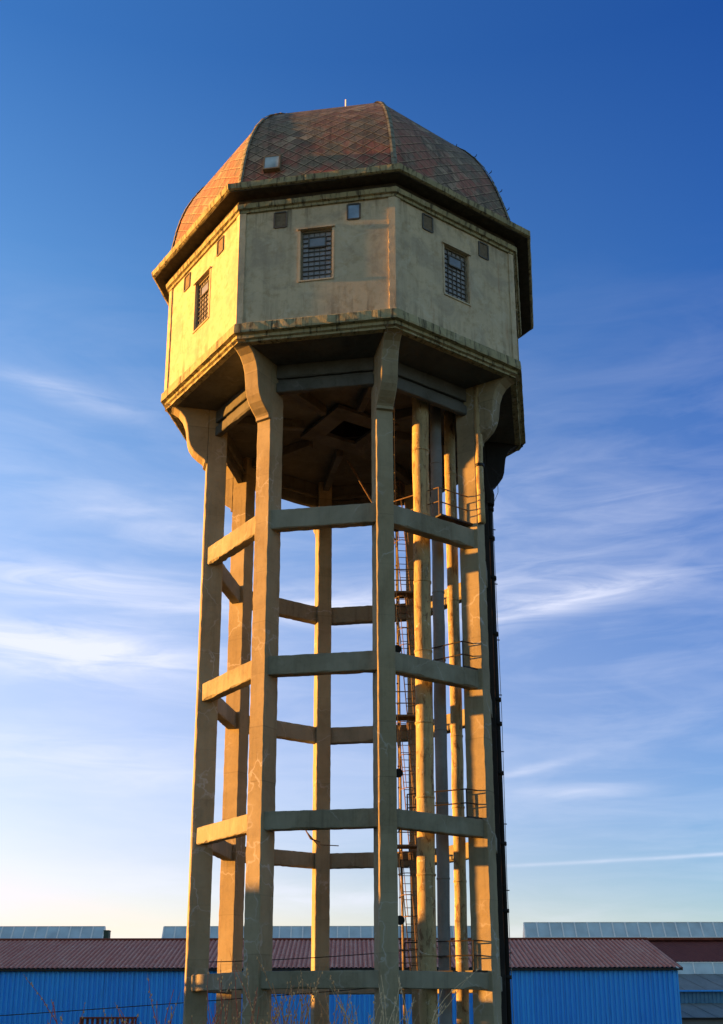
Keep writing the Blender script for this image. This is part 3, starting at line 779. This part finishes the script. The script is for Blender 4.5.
# ------------------------------------------------------------------ blue warehouse
def corrugated(bm, x0, x1, fn, pitch, depth, shape='trap', rows=2):
    """fn(x, f, d) -> point for position x, fraction f up the sheet, depth d"""
    n = int((x1-x0)/pitch); cols = []
    if shape == 'trap': pat = [(0, 0), (.38, 0), (.5, 1), (.88, 1)]
    else: pat = [(i/8, .5-.5*math.cos(2*math.pi*i/8)) for i in range(8)]
    for i in range(n):
        for f, d in pat: cols.append((x0 + (i+f)*pitch, d*depth))
    cols.append((x1, 0))
    vs = [[bm.verts.new(fn(x, j/(rows-1), d)) for j in range(rows)] for x, d in cols]
    for i in range(len(vs)-1):
        for j in range(rows-1): bm.faces.new([vs[i][j], vs[i+1][j], vs[i+1][j+1], vs[i][j+1]])
bw = thing('warehouse', 'long low blue corrugated metal warehouse with red brown corrugated roof', 'warehouse', (-15, 50, 0))
X0, X1 = -62.0, 24.75; YF, YR, YB = 50., 59.5, 69.; ZE, ZR = 3.46+EYE, 6.0+EYE
bm = bmesh.new()
corrugated(bm, X0, X1, lambda x, f, d: Vector((x, YF - d, f*(ZE-.10))), .37, .11)
bm.faces.new([bm.verts.new(c) for c in ((X1, YF, 0), (X1, YB, 0), (X1, YB, ZE-.1), (X1, YR, ZR-.1), (X1, YF, ZE-.1))])
bm.faces.new([bm.verts.new(c) for c in ((X0, YF, 0), (X0, YB, 0), (X0, YB, ZE-.1), (X0, YR, ZR-.1), (X0, YF, ZE-.1))])
bm.faces.new([bm.verts.new(c) for c in ((X0, YB, 0), (X1, YB, 0), (X1, YB, ZE-.1), (X0, YB, ZE-.1))])
link('wall', bm, M['blue'], bw)
bm = bmesh.new()
sl_ = (ZR-ZE)/(YR-YF)
corrugated(bm, X0-.3, X1+.32, lambda x, f, d: Vector((x, YF-.35 + f*(YR-YF+.35), ZE - .35*sl_ + f*(YR-YF+.35)*sl_ + d)), .36, .08, 'sine', 6)
corrugated(bm, X0-.3, X1+.32, lambda x, f, d: Vector((x, YR + f*(YB-YR+.35), ZR - f*(YB-YR+.35)*sl_ + d)), .36, .09, 'sine', 2)
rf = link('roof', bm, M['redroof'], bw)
bm = bmesh.new(); bar(bm, (X0, YF-.30, ZE-.22), (X1+.3, YF-.30, ZE-.22), .16, .14)
bar(bm, (X0, YF-.1, ZE-.16), (X1, YF-.1, ZE-.16), .06, .10); link('gutter', bm, M['cable'], rf)
bm = bmesh.new(); tube(bm, [(X0, YR, ZR+.06), (X1+.32, YR, ZR+.06)], .14, 8); link('ridge_capping', bm, M['darkred'], rf)
bm = bmesh.new(); bar(bm, (X1+.33, YF-.36, ZE-.20), (X1+.33, YR, ZR-.10), .05, .22); bar(bm, (X1+.33, YR, ZR-.10), (X1+.33, YB+.3, ZE-.20), .05, .22); link('bargeboard', bm, M['darkred'], rf)
bm = bmesh.new(); bar(bm, (X1-.02, YF-.03, 0), (X1-.02, YF-.03, ZE-.3), .12, .10, (0, 1, 0)); link('corner_trim', bm, M['blue'], bw)
# red brown loading opening
bm = bmesh.new(); gx0, gx1, gz = -19.95, -15.75, -.17+EYE
bar(bm, (gx0, YF-.12, gz), (gx1, YF-.12, gz), .14, .12)
for x in (gx0+.05, gx1-.05, gx0+1.4, gx0+2.8): bar(bm, (x, YF-.12, .1), (x, YF-.12, gz-.06), .10, .12, (0, 1, 0))
dr = link('loading_door', bm, M['redframe'], bw)
bm = bmesh.new(); bm.faces.new([bm.verts.new(c) for c in ((gx0, YF-.08, .05), (gx1, YF-.08, .05), (gx1, YF-.08, gz), (gx0, YF-.08, gz))]); link('door_panel', bm, M['redframe'], dr)

# ------------------------------------------------------------------ hall behind with roof lanterns, stepped annex at its right
hall = thing('factory_hall', 'large factory hall behind the blue warehouse with glazed roof lanterns and grey lean-to roofs', 'factory', (0, 95, 0))
ZS = 8.20+EYE
bm = bmesh.new()
corrugated(bm, -75, 75, lambda x, f, d: Vector((x, 80 + f*16, 5.06+EYE + f*(ZS-5.06-EYE) + d)), .45, .10, 'sine', 3)
link('roof', bm, M['darkred'], hall)
bm = bmesh.new(); corrugated(bm, -75, 75, lambda x, f, d: Vector((x, 96 + f*18, ZS - f*3.4 + d)), .9, .10, 'sine', 2); link('roof', bm, M['darkred'], hall)
bm = bmesh.new(); box(bm, (-74.9, 80.3, 0), (74.9, 113.5, 4.9+EYE)); link('wall', bm, M['shed'], hall)
bm = bmesh.new(); bar(bm, (18.6, 94.2, 8.22+EYE), (75, 94.2, 8.22+EYE), .2, .28); bar(bm, (-75, 95.6, 8.14+EYE), (75, 95.6, 8.14+EYE), .2, .2); link('roof_kerb', bm, M['redframe'], hall)
def lantern(x0, x1, z0, z1, pitch, endbox=False):
    bm = bmesh.new(); yb, yt = 94.6, 95.7
    prof = [(yb, z0), (yt, z1), (yt+.35, z1), (yt+1.5, z0)]
    a = [bm.verts.new((x0, y, z+EYE)) for y, z in prof]; b = [bm.verts.new((x1-.0, y, z+EYE)) for y, z in prof]
    for i in range(3): bm.faces.new([a[i], b[i], b[i+1], a[i+1]])
    bm.faces.new(a); bm.faces.new(b)
    L = link('roof_lantern', bm, M['lglass'], hall)
    bm = bmesh.new(); n = int(round((x1-x0)/pitch))
    for i in range(n+1):
        x = x0 + (x1-x0)*i/n
        bar(bm, (x, yb-.08, z0+EYE), (x, yt-.08, z1+EYE), .15, .08)
    bar(bm, (x0, yt, z1+EYE+.03), (x1, yt, z1+EYE+.03), .12, .07); bar(bm, (x0-.1, yb-.06, z0+EYE), (x1+.1, yb-.06, z0+EYE), .12, .14)
    link('glazing_bars', bm, M['lbar'], L)
    if endbox:
        bm = bmesh.new(); box(bm, (x1+.05, 94.9, z0+EYE), (x1+.62, 96.0, z0+EYE+1.0)); box(bm, (x1+.02, 94.87, z0+EYE+1.0), (x1+.66, 96.04, z0+EYE+1.1)); link('end_box', bm, M['dgreen'], L)
lantern(-60.6, -28.1, 8.25, 9.80, 1.32, True)
lantern(-21.3, 17.3, 8.25, 9.78, 1.32, True)
lantern(20.2, 64.0, 8.42, 10.18, 1.48)
# annex: clerestory glazing, grey lean-to roof, blue band, lower lean-to roof, wall
AX0, AX1 = 26.6, 75.0
def strip(bm, y0, z0, y1, z1): bm.faces.new([bm.verts.new(c) for c in ((AX0, y0, z0+EYE), (AX1, y0, z0+EYE), (AX1, y1, z1+EYE), (AX0, y1, z1+EYE))])
bm = bmesh.new(); strip(bm, 79.6, 3.86, 80.0, 5.02); cg = link('clerestory', bm, M['lglass'], hall)
bm = bmesh.new()
for i in range(24):
    x = AX0 + .2 + i*2.0; bar(bm, (x, 79.56, 3.9+EYE), (x, 79.96, 5.0+EYE), .10, .08)
bar(bm, (AX0, 79.98, 5.02+EYE), (AX1, 79.98, 5.02+EYE), .12, .10); link('glazing_bars', bm, M['lbar'], cg)
bm = bmesh.new(); strip(bm, 69.6, 2.10, 79.6, 3.84); 
g2 = link('lean_to_roof', bm, M['greyroof'], hall)
bm = bmesh.new()
for i in range(24): x = AX0 + .3 + i*2.0; bar(bm, (x, 69.6, 2.13+EYE), (x, 79.6, 3.87+EYE), .06, .03)
link('batten', bm, M['greyroof'], g2)
bm = bmesh.new(); bar(bm, (AX0, 69.5, 2.05+EYE), (AX1, 69.5, 2.05+EYE), .16, .14); link('gutter', bm, M['blue'], g2)
bm = bmesh.new(); corrugated(bm, AX0, AX1, lambda x, f, d: Vector((x, 70.0-d, .9+EYE + f*1.15)), .37, .06); link('wall', bm, plain('pale_blue_sheet', (.10, .24, .36), .6, 0, .2, 1.5), hall)
bm = bmesh.new(); strip(bm, 61.8, -.28, 70.0, .96); g3 = link('lean_to_roof', bm, M['greyroof'], hall)
bm = bmesh.new()
for i in range(24): x = AX0 + .6 + i*2.0; bar(bm, (x, 61.8, -.25+EYE), (x, 70.0, .99+EYE), .06, .03)
link('batten', bm, M['greyroof'], g3)
bm = bmesh.new(); bar(bm, (AX0, 61.75, -.36+EYE), (AX1, 61.75, -.36+EYE), .16, .14); link('gutter', bm, M['cable'], g3)
bm = bmesh.new(); box(bm, (AX0+.02, 62.0, 0), (AX1, 69.5, -.42+EYE)); box(bm, (AX0+.02, 70.1, 0), (AX1, 79.5, 1.9+EYE)); link('wall', bm, M['shed'], hall)

# ------------------------------------------------------------------ unseen sheds added at the left to shade the tower foot and the warehouses
for (y0, y1, h, x, lab) in ((-32., 4.7, 8.4, -46., 'unseen tall grey shed added at the left to shade the tower foot'), (5.3, 44., 5.35, -46., 'unseen lower grey shed added beside the tall one for its shade'),
                          (50., 128., 24., -75., 'unseen high grey block added at the far left to shade the warehouse roofs')):
    sh = thing('added_shade_shed', lab, 'shed', (x-6, (y0+y1)/2, 0))
    bm = bmesh.new(); box(bm, (x-12, y0, 0), (x, y1, h+EYE-1.2)); link('wall', bm, M['shed'], sh)
    bm = bmesh.new()
    a = [bm.verts.new(c) for c in ((x-12.3, y0-.3, h+EYE-1.25), (x-6, y0-.3, h+EYE), (x+.3, y0-.3, h+EYE-1.25), (x+.3, y0-.3, h+EYE-1.15), (x-6, y0-.3, h+EYE+.1), (x-12.3, y0-.3, h+EYE-1.15))]
    b = [bm.verts.new((v.co.x, y1+.2 if y1 < 6 else y1, v.co.z)) for v in a]
    for i in range(6): bm.faces.new([a[i], a[(i+1) % 6], b[(i+1) % 6], b[i]])
    bm.faces.new(a); bm.faces.new(b)
    link('roof', bm, M['redroof'], sh)

# ------------------------------------------------------------------ utility pole and cables
pl = thing('utility_pole', 'wooden utility pole at the left carrying a black cable', 'utility pole', (-21, 1, 0))
bm = bmesh.new(); tube(bm, [(-21, 1, -.3), (-21, 1, 4.6)], .14, 12, .10); link('pole', bm, M['wood'], pl, True)
bm = bmesh.new(); bar(bm, (-21.0, .4, 4.2), (-21.0, 1.6, 4.2), .10, .12); link('crossarm', bm, M['wood'], pl)
def cable(a, b, sag, lab):
    a = Vector(a); b = Vector(b); bm = bmesh.new(); n = 40
    tube(bm, [a.lerp(b, i/n) - Vector((0, 0, sag*4*(i/n)*(1-i/n))) for i in range(n+1)], .016, 6)
    o = link('overhead_cable', bm, M['cable']); o['label'] = lab; o['category'] = 'cable'; o['group'] = 'black cables strung to the water tower'
cable((-21, .6, -.55+EYE), (4.6, .6, 1.15+EYE), .1, 'lower black cable sagging in front of the blue warehouse wall to the tower')
cable((-5.0, -.75, 1.62+EYE), (4.5, 1.4, 2.35+EYE), .12, 'upper black cable slung between the tower legs before the red brown roof')

# ------------------------------------------------------------------ leafless shrubs
def shrub(x, y, h, n, spread, mats, lab, seed, arch=0.):
    rr = random.Random(seed)
    t = thing('shrub', lab, 'shrub', (x, y, 0), 'bare budding shrubs at the foot of the tower')
    bs, bb = bmesh.new(), bmesh.new()
    def shoot(p, d, L, r, depth):
        pts = [p.copy()]; q = p.copy(); dd = d.copy(); ns = 7
        for i in range(ns):
            dd = (dd + Vector((rr.uniform(-.16, .16), rr.uniform(-.16, .16), rr.uniform(-.02, .10) - arch*.12))).normalized()
            q = q + dd*(L/ns); pts.append(q.copy())
        tube(bs, pts, r, 5, r*.35)
        for i in range(2, len(pts)):
            for _ in range(2):
                if rr.random() < .62:
                    c = pts[i].lerp(pts[i-1], rr.random()) + Vector((rr.uniform(-.014, .014), rr.uniform(-.014, .014), 0))
                    s = rr.uniform(.006, .012)
                    bmesh.ops.create_icosphere(bb, subdivisions=1, radius=s, matrix=Matrix.Translation(c) @ Matrix.Diagonal((.8, .8, 1.7, 1)))
        if depth > 0:
            for i in range(2, len(pts)-1):
                if rr.random() < .6:
                    a = rr.uniform(0, 2*math.pi)
                    nd = (dd*.9 + Vector((math.cos(a), math.sin(a), .2))*.5).normalized()
                    shoot(pts[i], nd, L*rr.uniform(.18, .38), r*.55, depth-1)
    for i in range(int(n*1.7)):
        a = rr.uniform(0, 2*math.pi); k = rr.uniform(.0, spread)
        shoot(Vector((x + rr.uniform(-.12, .12), y + rr.uniform(-.12, .12), -.02)), Vector((math.cos(a)*k, math.sin(a)*k, 1)).normalized(), h*rr.uniform(.68, 1.04), .0095, 1)
    link('branches', bs, mats[0], t)['kind'] = 'stuff'; link('buds', bb, mats[1], t)['kind'] = 'stuff'
T, TR, TP, BU = M['twig'], M['twigred'], M['twigpale'], M['bud']
defs = [(-1.95, -25.0, 1.98, 9, .25, (TR, BU), 'red stemmed bare shrub at the foot of the left legs'),
        (-1.35, -24.6, 2.08, 12, .28, (TR, BU), 'dense red stemmed bare shrub before the second leg from the left'),
        (-.75, -25.2, 2.12, 10, .22, (T, BU), 'brown budding shrub in front of the blue wall between the front legs'),
        (-.25, -24.8, 2.02, 8, .25, (T, BU), 'tan budding shrub just left of the middle front leg'),
        (.46, -25.0, 2.16, 11, .2, (TP, TP), 'pale arching bare shrub in front of the right pipes'),
        (-3.15, -25.0, 1.86, 6, .25, (TR, BU), 'reddish bare shrub before the rusty door of the blue warehouse'),
        (-2.55, -24.0, 1.82, 5, .25, (T, BU), 'sparse brown shrub between the rusty door and the tower'),
        (-4.1, -24.0, 1.76, 4, .22, (T, BU), 'thin brown shrub at the far left of the blue wall')]
for i, (x, y, h, n, sp, mats, lab) in enumerate(defs): shrub(x, y, h, n, sp, mats, lab, 40+i, .3 if 'arching' in lab else 0)

scene.render.engine = 'CYCLES'
